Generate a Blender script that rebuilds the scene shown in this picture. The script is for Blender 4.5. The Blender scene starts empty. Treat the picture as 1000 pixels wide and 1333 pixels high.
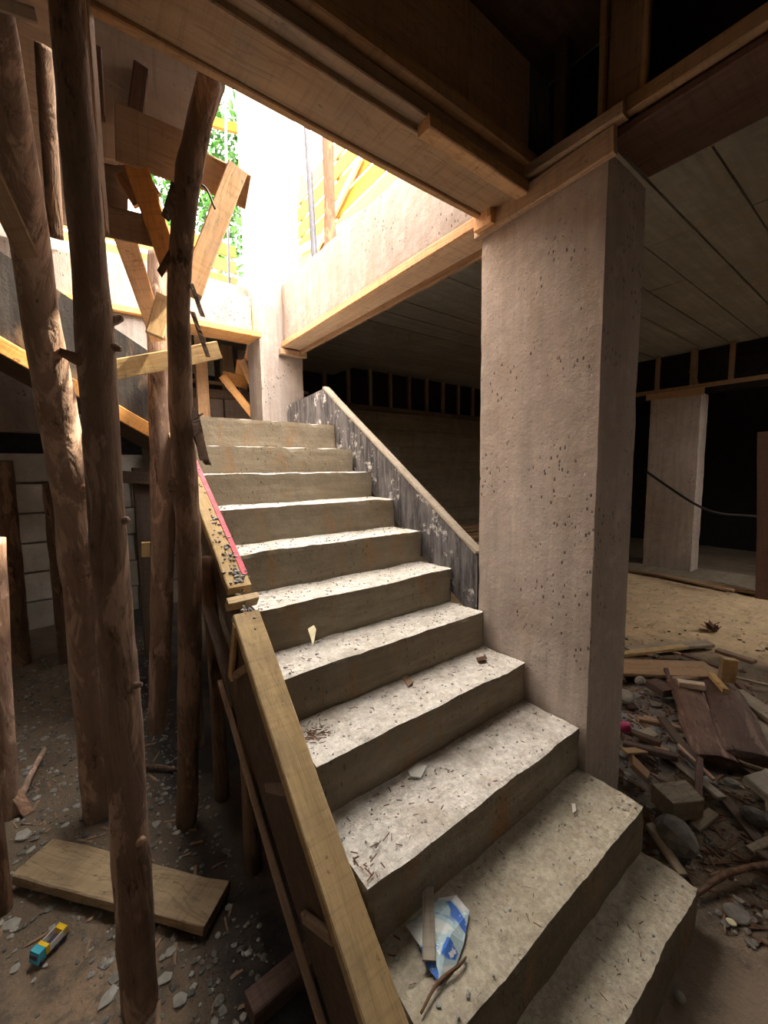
import bpy, bmesh, math, random
from mathutils import Vector as V, Matrix, noise

# ------------------------------------------------------------------ camera, sky, sun, exposure
SC = bpy.context.scene
COL = SC.collection
FPX, YAW, PITCH, ROLL = 527.36, 0.64692, 0.10126, -0.01414      # focal length in px of a 1000x1333 frame
_f = V((math.sin(YAW)*math.cos(PITCH), math.cos(YAW)*math.cos(PITCH), -math.sin(PITCH)))
_r0 = V((math.cos(YAW), -math.sin(YAW), 0)); _u0 = _r0.cross(_f)
_r = math.cos(ROLL)*_r0 + math.sin(ROLL)*_u0
_u = -math.sin(ROLL)*_r0 + math.cos(ROLL)*_u0
cam = bpy.data.cameras.new('camera'); camo = bpy.data.objects.new('camera', cam); COL.objects.link(camo)
camo.matrix_world = Matrix(((_r.x, _u.x, -_f.x, 0), (_r.y, _u.y, -_f.y, 0), (_r.z, _u.z, -_f.z, 0), (0, 0, 0, 1)))
cam.sensor_fit = 'VERTICAL'; cam.sensor_height = 24; cam.lens = FPX/1333*24
cam.clip_start = 0.02; cam.clip_end = 200
SC.camera = camo

w = bpy.data.worlds.new('sky'); SC.world = w; w.use_nodes = True
bg = w.node_tree.nodes['Background']
bg.inputs[0].default_value = (1.0, 0.94, 0.86, 1); bg.inputs[1].default_value = 9.0
sun = bpy.data.lights.new('sun', 'SUN'); sun.energy = 8; sun.angle = math.radians(1.0); sun.color = (1, .83, .6)
suno = bpy.data.objects.new('sun', sun); COL.objects.link(suno)
suno.rotation_euler = V((-1.0, 0.35, -1.4)).to_track_quat('-Z', 'Y').to_euler()
SC.view_settings.view_transform = 'Standard'; SC.view_settings.look = 'None'
SC.view_settings.exposure = 1.2; SC.view_settings.gamma = 1
SC.view_settings.use_curve_mapping = False
SC.cycles.max_bounces = 10; SC.cycles.diffuse_bounces = 7
SC.cycles.sample_clamp_indirect = 12

FLOOR = -1.62
rnd = random.Random(7)
def ray(px, py): return _r*(px-500) + _u*(666.5-py) + _f*FPX
def P(px, py, x=None, y=None, z=None):
    d = ray(px, py)
    t = x/d.x if x is not None else y/d.y if y is not None else z/d.z
    return d*t
def mpp(p): return p.dot(_f)/FPX          # metres per pixel at p

# ------------------------------------------------------------------ materials
MATS = {}
class NT:
    def __init__(s, name):
        m = bpy.data.materials.new(name); m.use_nodes = True; s.m = m; s.t = m.node_tree
        s.b = s.t.nodes['Principled BSDF']; MATS[name] = m
    def n(s, t, **k):
        o = s.t.nodes.new(t)
        for a, v in k.items():
            if a == 'ins':
                for i, x in v.items():
                    if isinstance(x, bpy.types.NodeSocket): s.t.links.new(x, o.inputs[i])
                    else: o.inputs[i].default_value = x
            else: setattr(o, a, v)
        return o
    def coord(s, scale=(1, 1, 1), rot=(0, 0, 0), rand=True):
        c = s.n('ShaderNodeTexCoord').outputs['Object']
        if rand:
            oi = s.n('ShaderNodeObjectInfo').outputs['Random']
            mu = s.n('ShaderNodeMath', operation='MULTIPLY', ins={0: oi, 1: 37.0}).outputs[0]
            c = s.n('ShaderNodeVectorMath', operation='ADD', ins={0: c, 1: mu}).outputs[0]
        return s.n('ShaderNodeMapping', ins={0: c, 2: rot, 3: scale}).outputs[0]
    def noise(s, co, sc, det=4, rough=.6, dist=0):
        return s.n('ShaderNodeTexNoise', ins={'Vector': co, 'Scale': sc, 'Detail': det, 'Roughness': rough, 'Distortion': dist}).outputs[0]
    def ramp(s, f, a, b, lo=0., hi=1.):
        return s.n('ShaderNodeMapRange', ins={0: f, 1: a, 2: b, 3: lo, 4: hi}).outputs[0]
    def mix(s, f, a, b, mode='MIX'):
        o = s.n('ShaderNodeMix', data_type='RGBA', blend_type=mode)
        for i, x in ((0, f), (6, a), (7, b)):
            if isinstance(x, bpy.types.NodeSocket): s.t.links.new(x, o.inputs[i])
            else: o.inputs[i].default_value = (x if not isinstance(x, tuple) else (*x, 1)[:4])
        return o.outputs[2]
    def math(s, op, a, b=0.): return s.n('ShaderNodeMath', operation=op, ins={0: a, 1: b}).outputs[0]
    def bump(s, h, st, dist=.01, nrm=None):
        i = {'Strength': st, 'Distance': dist, 'Height': h}
        if nrm is not None: i['Normal'] = nrm
        return s.n('ShaderNodeBump', ins=i).outputs[0]
    def out(s, col, rough=.85, nrm=None, spec=.25):
        if isinstance(col, tuple): s.b.inputs['Base Color'].default_value = (*col, 1)
        else: s.t.links.new(col, s.b.inputs['Base Color'])
        if isinstance(rough, float): s.b.inputs['Roughness'].default_value = rough
        else: s.t.links.new(rough, s.b.inputs['Roughness'])
        s.b.inputs['Specular IOR Level'].default_value = spec
        if nrm is not None: s.t.links.new(nrm, s.b.inputs['Normal'])
        return s.m

def concrete(name, base, dark, stain=(.42, .27, .16), streak=(14, 14, .7), pock=1., dust=None, stain_amt=.5, bumpy=.4):
    s = NT(name); c = s.coord(rand=False); cs = s.coord(streak, rand=False)
    big = s.noise(c, 1.7, 5, .65, .4); med = s.noise(c, 9, 6, .7)
    st = s.noise(cs, 2.2, 5, .65, .3); fine = s.noise(c, 70, 4, .7)
    col = s.mix(s.ramp(big, .32, .68), dark, base)
    brd = s.noise(s.coord((streak[0]*.45, streak[1]*.45, streak[2]*.25) if streak[2] < 3 else (streak[0]*.1, streak[1]*.5, streak[2]*.5), rand=False), 1.3, 2, .4)
    col = s.mix(s.ramp(brd, .42, .58, 0, .5), col, tuple(v*.82 for v in dark))
    col = s.mix(s.ramp(st, .42, .66, 0, .75), col, tuple(v*.85 for v in dark))
    col = s.mix(s.ramp(med, .5, .8, 0, .45), col, tuple(min(1, v*1.22) for v in base))
    rust = s.math('MULTIPLY', s.ramp(s.noise(s.coord((5, 5, 1.4), rand=False), 1.6, 4, .6, .5), .54, .70), stain_amt)
    col = s.mix(rust, col, stain)
    vo = s.n('ShaderNodeTexVoronoi', ins={'Vector': s.coord((1, 1, .55), rand=False), 'Scale': 42.0, 'Randomness': 1.0}).outputs[0]
    vo2 = s.n('ShaderNodeTexVoronoi', ins={'Vector': c, 'Scale': 60.0, 'Randomness': 1.0}).outputs[0]
    patch = s.ramp(s.noise(c, 2.9, 4, .6), .50, .58)
    pk = s.math('MULTIPLY', s.ramp(s.math('ADD', vo, s.math('MULTIPLY', fine, .2)), .27, .33, 1, 0), patch)
    pk = s.math('MULTIPLY', s.math('MAXIMUM', pk, s.math('MULTIPLY', s.ramp(vo2, .13, .18, 1, 0), s.ramp(s.noise(c, 4.1, 3), .5, .6))), pock)
    col = s.mix(s.ramp(s.noise(c, 14, 6, .75, .5), .50, .68, 0, .4), col, tuple(v*.8 for v in dark))
    col = s.mix(s.math('MULTIPLY', pk, .92), col, tuple(v*.3 for v in dark))
    if dust:
        nz = s.n('ShaderNodeSeparateXYZ', ins={0: s.n('ShaderNodeNewGeometry').outputs['Normal']}).outputs[2]
        dn = s.ramp(s.noise(c, 15, 6, .75), .34, .52, .5, 1)
        dm = s.math('MULTIPLY', s.ramp(nz, .45, .8), dn)
        dcol = s.mix(s.ramp(s.noise(c, 45, 4, .8), .35, .65), tuple(v*.62 for v in dust), dust)
        dcol = s.mix(s.ramp(s.noise(s.coord((1, 1, 1), rand=False), 5, 5, .7), .52, .7, 0, .6), dcol, (.30, .24, .17))
        col = s.mix(dm, col, dcol)
    h = s.math('ADD', s.math('MULTIPLY', fine, .35), s.math('ADD', s.math('MULTIPLY', st, .5), med))
    h = s.math('SUBTRACT', h, s.math('MULTIPLY', pk, 1.6))
    return s.out(col, .9, s.bump(h, min(1, bumpy*1.8), .02), .2)

def wood(name, c1, c2, dark=None, grain=26, knots=.5, dirt=.35, axis=0, dirtcol=(.16, .12, .09), rough=.75):
    s = NT(name)
    sc = [grain]*3; sc[axis] = 1.3
    cg = s.coord(tuple(sc)); c = s.coord()
    g = s.noise(cg, 1.0, 6, .65, .35)
    wv = s.n('ShaderNodeTexNoise', ins={'Vector': s.coord(tuple(v*.35 if i != axis else 1.1 for i, v in enumerate(sc))), 'Scale': 1.0, 'Detail': 3.0, 'Distortion': 1.6}).outputs[0]
    rings = s.math('ABSOLUTE', s.math('SINE', s.math('MULTIPLY', wv, 22.)))
    oi = s.n('ShaderNodeObjectInfo').outputs['Random']
    col = s.mix(s.ramp(g, .3, .7), c1, c2)
    col = s.mix(s.math('MULTIPLY', s.ramp(rings, .0, .35, 1, 0), knots), col, dark or tuple(v*.55 for v in c1))
    col = s.mix(s.ramp(s.noise(c, 6, 5, .7), .48, .72, 0, dirt), col, dirtcol)
    if axis == 2:
        pt = s.noise(s.coord((7, 7, 2.2)), 1.4, 5, .7, .6)
        col = s.mix(s.ramp(pt, .54, .60, 0, .85), col, tuple(min(1, v*1.45) for v in c2))
        col = s.mix(s.ramp(s.noise(s.coord((11, 11, 3.)), 1.7, 5, .75), .58, .66, 0, .9), col, tuple(v*.35 for v in c1))
        g = s.math('ADD', g, s.math('MULTIPLY', pt, -1.2))
    if axis == 0:
        saw = s.noise(s.coord((42, 3, 3)), 1.6, 3, .6)
        col = s.mix(s.ramp(saw, .50, .72, 0, .38), col, tuple(v*.5 for v in c1))
        spot = s.noise(c, 22, 4, .7)
        col = s.mix(s.ramp(spot, .64, .70, 0, .7), col, tuple(v*.5 for v in dirtcol))
    val = s.ramp(oi, 0, 1, .78, 1.18)
    hv = s.n('ShaderNodeHueSaturation', ins={'Color': col, 'Value': val, 'Saturation': s.ramp(s.math('FRACT', s.math('MULTIPLY', oi, 7.3)), 0, 1, .85, 1.1)}).outputs[0]
    h = s.math('ADD', g, s.math('MULTIPLY', rings, .2))
    return s.out(hv, rough, s.bump(h, .45 if axis != 2 else .8, .006 if axis != 2 else .014), .25)

def plain(name, col, rough=.6, var=.25, sc=14, bump=.15, metal=0.):
    s = NT(name); c = s.coord()
    n_ = s.noise(c, sc, 5, .65)
    cc = s.mix(s.ramp(n_, .35, .7), tuple(v*(1-var) for v in col), tuple(min(1, v*(1+var)) for v in col))
    s.b.inputs['Metallic'].default_value = metal
    return s.out(cc, rough, s.bump(n_, bump, .006), .3)

concrete('conc_col', (.64, .545, .475), (.46, .38, .325), pock=1.0, stain=(.40, .29, .2), stain_amt=.45, bumpy=.2, streak=(8, 8, .6))
concrete('conc_beam', (.47, .41, .37), (.33, .275, .245), pock=.9, stain=(.42, .26, .15), stain_amt=.55, bumpy=.22)
concrete('conc_step', (.36, .31, .23), (.25, .205, .145), streak=(2.0, 14, 14), pock=.5, dust=(.74, .69, .62), stain=(.34, .185, .085), stain_amt=.75, bumpy=.3)
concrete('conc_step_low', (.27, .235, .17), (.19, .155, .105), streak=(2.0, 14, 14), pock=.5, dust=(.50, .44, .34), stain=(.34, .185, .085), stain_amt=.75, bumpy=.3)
concrete('conc_slab', (.37, .36, .325), (.26, .25, .22), streak=(.8, 12, 12), pock=.15, stain_amt=.3, bumpy=.15)
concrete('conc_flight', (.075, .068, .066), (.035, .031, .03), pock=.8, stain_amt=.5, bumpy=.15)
concrete('conc_wall', (.36, .31, .24), (.24, .20, .145), streak=(.7, 9, 9), pock=.4, stain_amt=.5)
concrete('conc_block', (.62, .58, .52), (.48, .44, .38), streak=(2, 2, 2), pock=.2, stain_amt=.3, bumpy=.25)
wood('wood_orange', (.62, .30, .11), (.78, .44, .19), dirt=.25, knots=.35)
wood('wood_form', (.42, .255, .14), (.55, .36, .21), dirt=.5, knots=.45, dirtcol=(.32, .27, .22))
wood('wood_brown', (.25, .155, .095), (.36, .24, .155), dirt=.4, knots=.5)
wood('wood_dark', (.10, .065, .045), (.17, .115, .08), dirt=.4)
wood('wood_yellow', (.47, .31, .14), (.62, .44, .22), dirt=.6, knots=.4, dirtcol=(.25, .18, .11), grain=30)
wood('wood_grey', (.30, .245, .18), (.43, .36, .27), dirt=.4, knots=.6)
wood('wood_old', (.34, .24, .14), (.48, .36, .22), dirt=.5, knots=.6)
wood('wood_panel', (.52, .41, .32), (.62, .50, .40), dirt=.3, grain=10, knots=.15)
wood('wood_sun', (.20, .082, .004), (.27, .125, .009), dirt=.15, knots=.2)
wood('bark_sun', (.10, .035, .015), (.17, .065, .03), grain=14, axis=2, dirt=.4, dirtcol=(.06, .03, .02))
wood('wood_red', (.115, .066, .052), (.18, .108, .086), dirt=.4, knots=.4)
wood('bark_brown', (.22, .13, .085), (.40, .26, .18), grain=17, axis=2, knots=.25, dirt=.55, dirtcol=(.13, .075, .05))
wood('bark_dark', (.13, .08, .055), (.25, .16, .11), grain=17, axis=2, knots=.3, dirt=.6, dirtcol=(.08, .05, .035))
wood('bark_pink', (.33, .20, .14), (.50, .34, .25), grain=14, axis=2, knots=.2, dirt=.5, dirtcol=(.20, .11, .07))
wood('slab_bark', (.12, .068, .05), (.20, .125, .095), grain=16, axis=2, knots=.2, dirt=.6, dirtcol=(.07, .04, .03))
plain('black_ply_void', (.018, .016, .016), .7, .4)
plain('stone', (.19, .175, .155), .9, .4, 9, .5)
plain('stone_pale', (.34, .32, .28), .9, .3, 9, .5)
plain('mortar', (.36, .36, .34), .95, .3, 30, .6)
plain('dead_leaf', (.14, .075, .045), .9, .4)
plain('steel', (.07, .07, .085), .5, .2, metal=.2)
plain('cable', (.015, .014, .013), .5, .1)
plain('paint_pink', (.62, .11, .14), .7, .35, 25)
plain('toy_cyan', (.08, .50, .66), .35, .1)
plain('toy_yellow', (.90, .60, .03), .35, .08)
plain('toy_white', (.82, .80, .80), .4, .05)
plain('toy_dark', (.07, .055, .09), .5, .2)
plain('plastic_pink', (.48, .05, .16), .35, .2)
plain('paper_white', (.78, .76, .70), .8, .12)
plain('leaf_green', (.035, .13, .012), .6, .4, 6)
plain('leaf_pale', (.62, .55, .36), .7, .2)

# dusty black film-faced side board with white cement splashes
s = NT('curb_ply'); c = s.coord(rand=False); st = s.noise(s.coord((10, 10, 1.6), rand=False), 2.2, 6, .75)
col = s.mix(s.ramp(st, .40, .66, 0, .9), (.045, .042, .045), (.24, .225, .225))
spl = s.math('MULTIPLY', s.ramp(s.noise(c, 7, 6, .75), .57, .63), s.ramp(s.noise(c, 40, 3, .7), .38, .5))
col = s.mix(spl, col, (.62, .60, .58)); s.out(col, .6, s.bump(st, .3, .006), .3)
# earth floor: brown soil, grey rubble dust and paler dry sand in the far room
s = NT('earth'); c = s.coord(rand=False)
n1 = s.noise(c, 1.1, 6, .65, .3); n2 = s.noise(c, 7, 6, .7); n3 = s.noise(c, 45, 5, .75)
soil = s.mix(s.ramp(n1, .35, .65), (.155, .115, .08), (.25, .19, .14))
soil = s.mix(s.ramp(n2, .52, .7, 0, .8), soil, (.105, .09, .075))
soil = s.mix(s.ramp(n3, .58, .72, 0, .6), soil, (.34, .30, .25))
sand = s.mix(s.ramp(n2, .35, .65), (.58, .42, .255), (.76, .57, .36))
sand = s.mix(s.ramp(n3, .54, .70, 0, .6), sand, (.25, .18, .11))
sand = s.mix(s.ramp(s.noise(s.coord((2.2, 5, 1), rand=False), 2.5, 6, .75, .8), .55, .64, 0, .75), sand, (.22, .15, .09))
xyz = s.n('ShaderNodeSeparateXYZ', ins={0: c})
edge = s.math('ADD', s.math('ADD', xyz.outputs[0], s.math('MULTIPLY', xyz.outputs[1], .55)), s.math('MULTIPLY', n1, 1.2))
msk = s.math('MULTIPLY', s.ramp(edge, 5.2, 5.7), s.ramp(xyz.outputs[0], 7.1, 6.8))  # sand stops past the ledge; darker soil stands in for shade there
col = s.mix(msk, soil, sand)
tan = s.math('MULTIPLY', s.ramp(xyz.outputs[0], .25, -.05), s.ramp(xyz.outputs[1], 1.75, 1.45))
col = s.mix(s.math('MULTIPLY', tan, s.ramp(n2, .62, .45)), col, (.36, .25, .17))
gy = s.math('MULTIPLY', s.ramp(s.math('ABSOLUTE', s.math('SUBTRACT', xyz.outputs[0], 2.75)), .75, .35), s.ramp(s.math('ABSOLUTE', s.math('SUBTRACT', xyz.outputs[1], .95)), .45, .2))
col = s.mix(s.math('MULTIPLY', gy, s.ramp(n2, .42, .55)), col, (.26, .26, .27))
shaded_ash = s.math('MULTIPLY', s.ramp(xyz.outputs[0], .12, .30), s.ramp(xyz.outputs[0], .95, .75))  # black ash, spread wider to paint in the shade under the stair
col = s.mix(s.math('MULTIPLY', shaded_ash, s.ramp(n1, .3, .5)), col, (.045, .042, .042))
h = s.math('ADD', n2, s.math('MULTIPLY', n3, .6))
s.out(col, .95, s.bump(h, .8, .03), .15)
# crumpled printed bag: white film with blue print patches
s = NT('bag_print'); c = s.coord(rand=False)
n1 = s.noise(c, 11, 2, .5, .8); n2 = s.noise(c, 60, 3, .6)
col = s.mix(s.ramp(n1, .50, .53), (.72, .74, .72), (.45, .60, .64)); col = s.mix(s.ramp(n1, .60, .62), col, (.05, .16, .55))
col = s.mix(s.ramp(n2, .6, .66), col, (.8, .8, .78)); s.out(col, .45, None, .4)
# plank weathered with knots for the loose ground board
M = MATS

# ------------------------------------------------------------------ builders
def link(o, parent=None):
    COL.objects.link(o)
    if parent is not None:
        o.parent = parent
        m = Matrix.Identity(4); q = parent
        while q is not None: m = q.matrix_basis @ m; q = q.parent
        o.matrix_basis = m.inverted() @ o.matrix_basis
    return o
def tag(o, label=None, cat=None, group=None, kind=None, category=None):
    cat = cat or category
    if label: o['label'] = label
    if cat: o['category'] = cat
    if group: o['group'] = group
    if kind: o['kind'] = kind
    return o
EMPTIES = []
def thing(name, label, cat, loc=(0, 0, 0), group=None):
    o = bpy.data.objects.new(name, None); o.empty_display_size = .05; o.location = loc; o['_l'] = tuple(loc)
    COL.objects.link(o); EMPTIES.append(o)
    return tag(o, label, cat, group)
def mesh(name, verts, faces, mat, parent=None, mw=None, smooth=False, **k):
    me = bpy.data.meshes.new(name); me.from_pydata([tuple(v) for v in verts], [], faces); me.update()
    if smooth: me.polygons.foreach_set('use_smooth', [True]*len(me.polygons))
    me.materials.append(M[mat] if isinstance(mat, str) else mat)
    o = bpy.data.objects.new(name, me)
    if mw is not None: o.matrix_basis = mw
    link(o, parent)
    return tag(o, **k)
def nv(p, f, seed=0): return noise.noise_vector(V(p)*f + V((seed*3.17, seed*1.31, seed*.77)))

def box_data(x0, x1, y0, y1, z0, z1, res=.06, amp=.004, chip=.0, seed=0, freq=9, shear=None):
    """box of small quads, faces gently uneven and edges chipped"""
    lo = (x0, y0, z0); hi = (x1, y1, z1)
    n_ = [max(1, min(80, round((hi[i]-lo[i])/res))) for i in range(3)]
    idx = {}; vs = []; fs = []
    def vert(i, j, k):
        key = (i, j, k)
        if key in idx: return idx[key]
        e = sum((a == 0 or a == b) for a, b in zip(key, n_))
        p = V([lo[q]+(hi[q]-lo[q])*key[q]/n_[q] for q in range(3)])
        d = nv(p, freq, seed)*amp + nv(p, freq*4.3, seed+5)*amp*.35
        if e >= 2 and chip:
            r = chip*(.3+.9*abs(noise.noise(p*19+V((seed, 0, 0)))) + 1.6*max(0, noise.noise(p*8+V((0, seed, 0)))-.1)*1.5)
            ctr = V([(lo[q]+hi[q])/2 for q in range(3)])
            for q in range(3):
                if key[q] in (0, n_[q]): d[q] += r*(.6 if key[q] == 0 else -.6)
        idx[key] = len(vs); vs.append(p+d); return idx[key]
    for a in range(3):
        b, c = (a+1) % 3, (a+2) % 3
        for side in (0, n_[a]):
            for i in range(n_[b]):
                for j in range(n_[c]):
                    q = []
                    for (u, v) in ((i, j), (i+1, j), (i+1, j+1), (i, j+1)):
                        t = [0]*3; t[a] = side; t[b] = u; t[c] = v; q.append(vert(*t))
                    fs.append(q if side else q[::-1])
    if shear: vs = [shear(p) for p in vs]
    return vs, fs
def box(name, x0, x1, y0, y1, z0, z1, mat, parent=None, res=.06, amp=.004, chip=0., seed=None, freq=9, shear=None, **k):
    vs, fs = box_data(x0, x1, y0, y1, z0, z1, res, amp, chip, rnd.random()*50 if seed is None else seed, freq, shear)
    return mesh(name, vs, fs, mat, parent, **k)

def board(name, p0, p1, wd, t, mat, parent=None, nrm=(0, 0, 1), warp=.004, segs=7, rag=0., **k):
    """sawn board from p0 to p1, local X along it; width wd, thickness t along nrm, softened arrises, slight warp"""
    p0 = V(p0); p1 = V(p1); L = (p1-p0).length; ax = (p1-p0)/L
    nz = V(nrm) - ax*V(nrm).dot(ax); nz.normalize(); ay = nz.cross(ax)
    mw = Matrix(((ax.x, ay.x, nz.x, p0.x), (ax.y, ay.y, nz.y, p0.y), (ax.z, ay.z, nz.z, p0.z), (0, 0, 0, 1)))
    h, q = wd/2, t/2; b = min(.004, t*.2, wd*.2); sd = rnd.random()*90
    sec = [(-h+b, -q), (h-b, -q), (h, -q+b), (h, q-b), (h-b, q), (-h+b, q), (-h, q-b), (-h, -q+b)]
    vs = []; fs = []
    for i in range(segs+1):
        x = L*i/segs
        for j, (y, z) in enumerate(sec):
            d = nv((x*1.2+sd, y*3, z*3), 1.1)*warp*2 + nv((x, y*6, z*6), 7, sd)*warp*.5
            e = (noise.noise(V((y*40, sd, i)))*rag if i in (0, segs) else 0)
            vs.append((x+e, y+d.y, z+d.z*.7))
    for i in range(segs):
        for j in range(8):
            a = i*8+j; b2 = i*8+(j+1) % 8
            fs.append((a, b2, b2+8, a+8))
    fs.append(tuple(range(7, -1, -1))); fs.append(tuple(range(segs*8, segs*8+8)))
    return mesh(name, vs, fs, mat, parent, mw, **k)
def pboard(name, a, b, wpx, mat, parent=None, t=.03, nrm=None, **k):
    """board between two pixels with given depth planes: a=(px,py,Y)"""
    p0 = P(a[0], a[1], y=a[2]); p1 = P(b[0], b[1], y=b[2]); m = (p0+p1)/2
    n_ = nrm if nrm is not None else -m.normalized()*1
    return board(name, p0, p1, wpx*mpp(m), t, mat, parent, n_, **k)
def prism(name, pts, ext, mat, parent=None, **k):
    """flat polygon (3D points) given thickness by vector ext"""
    e = V(ext); n_ = len(pts); vs = [V(p) for p in pts] + [V(p)+e for p in pts]
    nrm = sum(((vs[(i+1) % n_]-vs[0]).cross(vs[(i+2) % n_]-vs[0]) for i in range(n_-2)), V())
    base = list(range(n_))
    fs = [tuple(base), tuple(i+n_ for i in reversed(base))] + [((i+1) % n_, i, i+n_, (i+1) % n_+n_) for i in range(n_)]
    if nrm.dot(e) > 0: fs = [tuple(reversed(f)) for f in fs]
    return mesh(name, vs, fs, mat, parent, **k)
def tube(name, pts, rad, mat, parent=None, sides=8, knob=0., seed=None, per=6, **k):
    """bent round member through pts with radii rad; knob gives uneven, knotty surface"""
    seed = rnd.random()*60 if seed is None else seed
    pts = [V(p) for p in pts]; vs = []; fs = []; C = []
    for i in range(len(pts)-1):
        a = pts[max(i-1, 0)]; b = pts[i]; c = pts[i+1]; d = pts[min(i+2, len(pts)-1)]
        for j in range(per):
            t = j/per
            p = .5*((2*b) + (c-a)*t + (2*a-5*b+4*c-d)*t*t + (3*b-a-3*c+d)*t**3)
            C.append((p, rad[i]*(1-t)+rad[i+1]*t))
    C.append((pts[-1], rad[-1])); n_ = len(C)
    up = V((1, 0, 0)) if abs((pts[-1]-pts[0]).normalized().x) < .8 else V((0, 0, 1))
    for i, (p, r) in enumerate(C):
        tg = (C[min(i+1, n_-1)][0]-C[max(i-1, 0)][0]).normalized()
        a = (up - tg*up.dot(tg)).normalized(); b = tg.cross(a)
        for q in range(sides):
            th = 2*math.pi*q/sides; d = a*math.cos(th)+b*math.sin(th)
            rr = r*(1 + knob*noise.noise(V((d.x*1.3, d.y*1.3, p.z*5+d.z))+V((seed, 0, 0))) + knob*.7*max(0, noise.noise((p+d*r)*17+V((0, seed, 0)))-.25)*2)
            vs.append(p+d*rr)
    for i in range(n_-1):
        for q in range(sides):
            a = i*sides+q; b = i*sides+(q+1) % sides
            fs.append((a, b, b+sides, a+sides))
    fs.append(tuple(range(sides-1, -1, -1))); fs.append(tuple(range((n_-1)*sides, n_*sides)))
    return mesh(name, vs, fs, mat, parent, smooth=True, **k)
def log(name, label, spec, mat, group=None, y_top=None, base=True, scale=1., stubs=(), sides=18, knob=.13):
    """timber prop traced by (px, py, width px, Y) stations, first at the top; last one stands on the ground"""
    pts = []; rad = []
    for (px, py, wpx, Y) in spec:
        p = P(px, py, y=Y); pts.append(p)
        d = ray(px, py).normalized().dot(_f)
        rad.append(wpx/2*mpp(p)*(.62+.38*d)*scale)
    if base:
        q = pts[-1]; pts[-1] = V((q.x, q.y, FLOOR-.03))
    b = V((pts[-1].x, pts[-1].y, pts[-1].z))
    if not stubs:
        o = tube(name, [p-b for p in pts], rad, mat, None, sides, knob, per=12); o.location = b
        o['_l'] = tuple(b); return tag(o, label, 'log post', group), pts, rad
    root = thing(name, label, 'log post', b, group)
    tube('trunk', pts, rad, mat, root, sides, knob, per=12)
    for (kind, f, dx, dy, dz, r) in stubs:
        i = min(int(f*(len(pts)-1)), len(pts)-2); t = f*(len(pts)-1)-i
        c = pts[i].lerp(pts[i+1], t); R = rad[i]*(1-t)+rad[i+1]*t
        d = V((dx, dy, dz)); dn = V((dx, dy, 0)).normalized()
        if kind == 'stub': tube('branch_stub', [c+dn*R*.6, c+dn*R*.9+d*.3, c+dn*R*.98+d*.7], [r*1.8, r*1.3, r*.8], mat, root, 8, .15, per=3)
        else: board('bark_strip', c+dn*R*.98, c+dn*R*1.02+d*.9, r*3.4, .004, mat, root, (.3, -1, .2), warp=.008, segs=6, rag=.02)
    return root, pts, rad
def rock_data(c, r, seed, flat=.6, rot=0.):
    bm = bmesh.new(); bmesh.ops.create_icosphere(bm, subdivisions=1, radius=1)
    sx, sy = .7+.6*noise.random(), .7+.6*noise.random()
    vs = []
    for v in bm.verts:
        p = v.co*(1+.35*noise.noise(v.co*1.3+V((seed, seed*.3, 0)))); p = V((p.x*sx, p.y*sy, p.z*flat))*r
        vs.append(V(c)+Matrix.Rotation(rot, 3, 'Z') @ p)
    fs = [tuple(v.index for v in f.verts) for f in bm.faces]; bm.free()
    return vs, fs
noise.seed_set(11)
def chip_data(c, l, wd, t, rot, tilt):
    R = Matrix.Rotation(rot, 3, 'Z') @ Matrix.Rotation(tilt, 3, 'Y')
    vs = [V(c)+R @ V((sx*l/2*(1+.2*rnd.uniform(-1, 1)), sy*wd/2*(1+.4*rnd.uniform(-1, 1)), sz*t/2)) for sx in (-1, 1) for sy in (-1, 1) for sz in (-1, 1)]
    return vs, [(0, 1, 3, 2), (4, 6, 7, 5), (0, 4, 5, 1), (2, 3, 7, 6), (0, 2, 6, 4), (1, 5, 7, 3)]
class Heap:
    def __init__(s): s.v = []; s.f = []
    def add(s, d):
        n_ = len(s.v); s.v += d[0]; s.f += [tuple(i+n_ for i in f) for f in d[1]]
    def build(s, name, mat, parent=None, **k): return mesh(name, s.v, s.f, mat, parent, **k)

def ground(x, y):
    h = .022*noise.noise(V((x*1.3, y*1.3, 0))) + .010*noise.noise(V((x*5, y*5, 3))) + .004*noise.noise(V((x*19, y*19, 5)))
    pile = math.exp(-(((x-2.9)/.95)**2 + ((y-.75)/.55)**2))
    return FLOOR + h + .07*pile*(1+.5*noise.noise(V((x*4, y*4, 9)))) - .005

# ------------------------------------------------------------------ the setting
def floor():
    xs = []; x = -4.2
    while x < 15: xs.append(x); x += .05 if -1 < x < 5 else .12
    ys = []; y = -5.
    while y < 9: ys.append(y); y += .05 if -.2 < y < 3.4 else .12
    vs = [(x, y, ground(x, y)) for y in ys for x in xs]; n_ = len(xs)
    fs = [(j*n_+i, j*n_+i+1, (j+1)*n_+i+1, (j+1)*n_+i) for j in range(len(ys)-1) for i in range(n_-1)]
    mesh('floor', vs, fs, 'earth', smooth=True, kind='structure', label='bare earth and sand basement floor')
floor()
CZ = 1.67
def slab_with_hole(name, X0, X1, Y0, Y1, hx0, hx1, hy0, hy1, mat, **k):  # hole lies out of view, cut to let in fill light
    h = Heap()
    for a, b, c, d in ((X0, hx0, Y0, Y1), (hx1, X1, Y0, Y1), (hx0, hx1, Y0, hy0), (hx0, hx1, hy1, Y1)):
        h.add(box_data(a, b, c, d, CZ+.03, CZ+.19, 3, 0))
    return h.build(name, mat, **k)
cl = slab_with_hole('ceiling', 1.80, 15, -4.2, 5.95, 5.3, 7.0, -1.5, -.5, 'conc_slab', kind='structure', label='grey concrete slab soffit with formwork board joints')
yb = .785-.305*3
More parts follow.
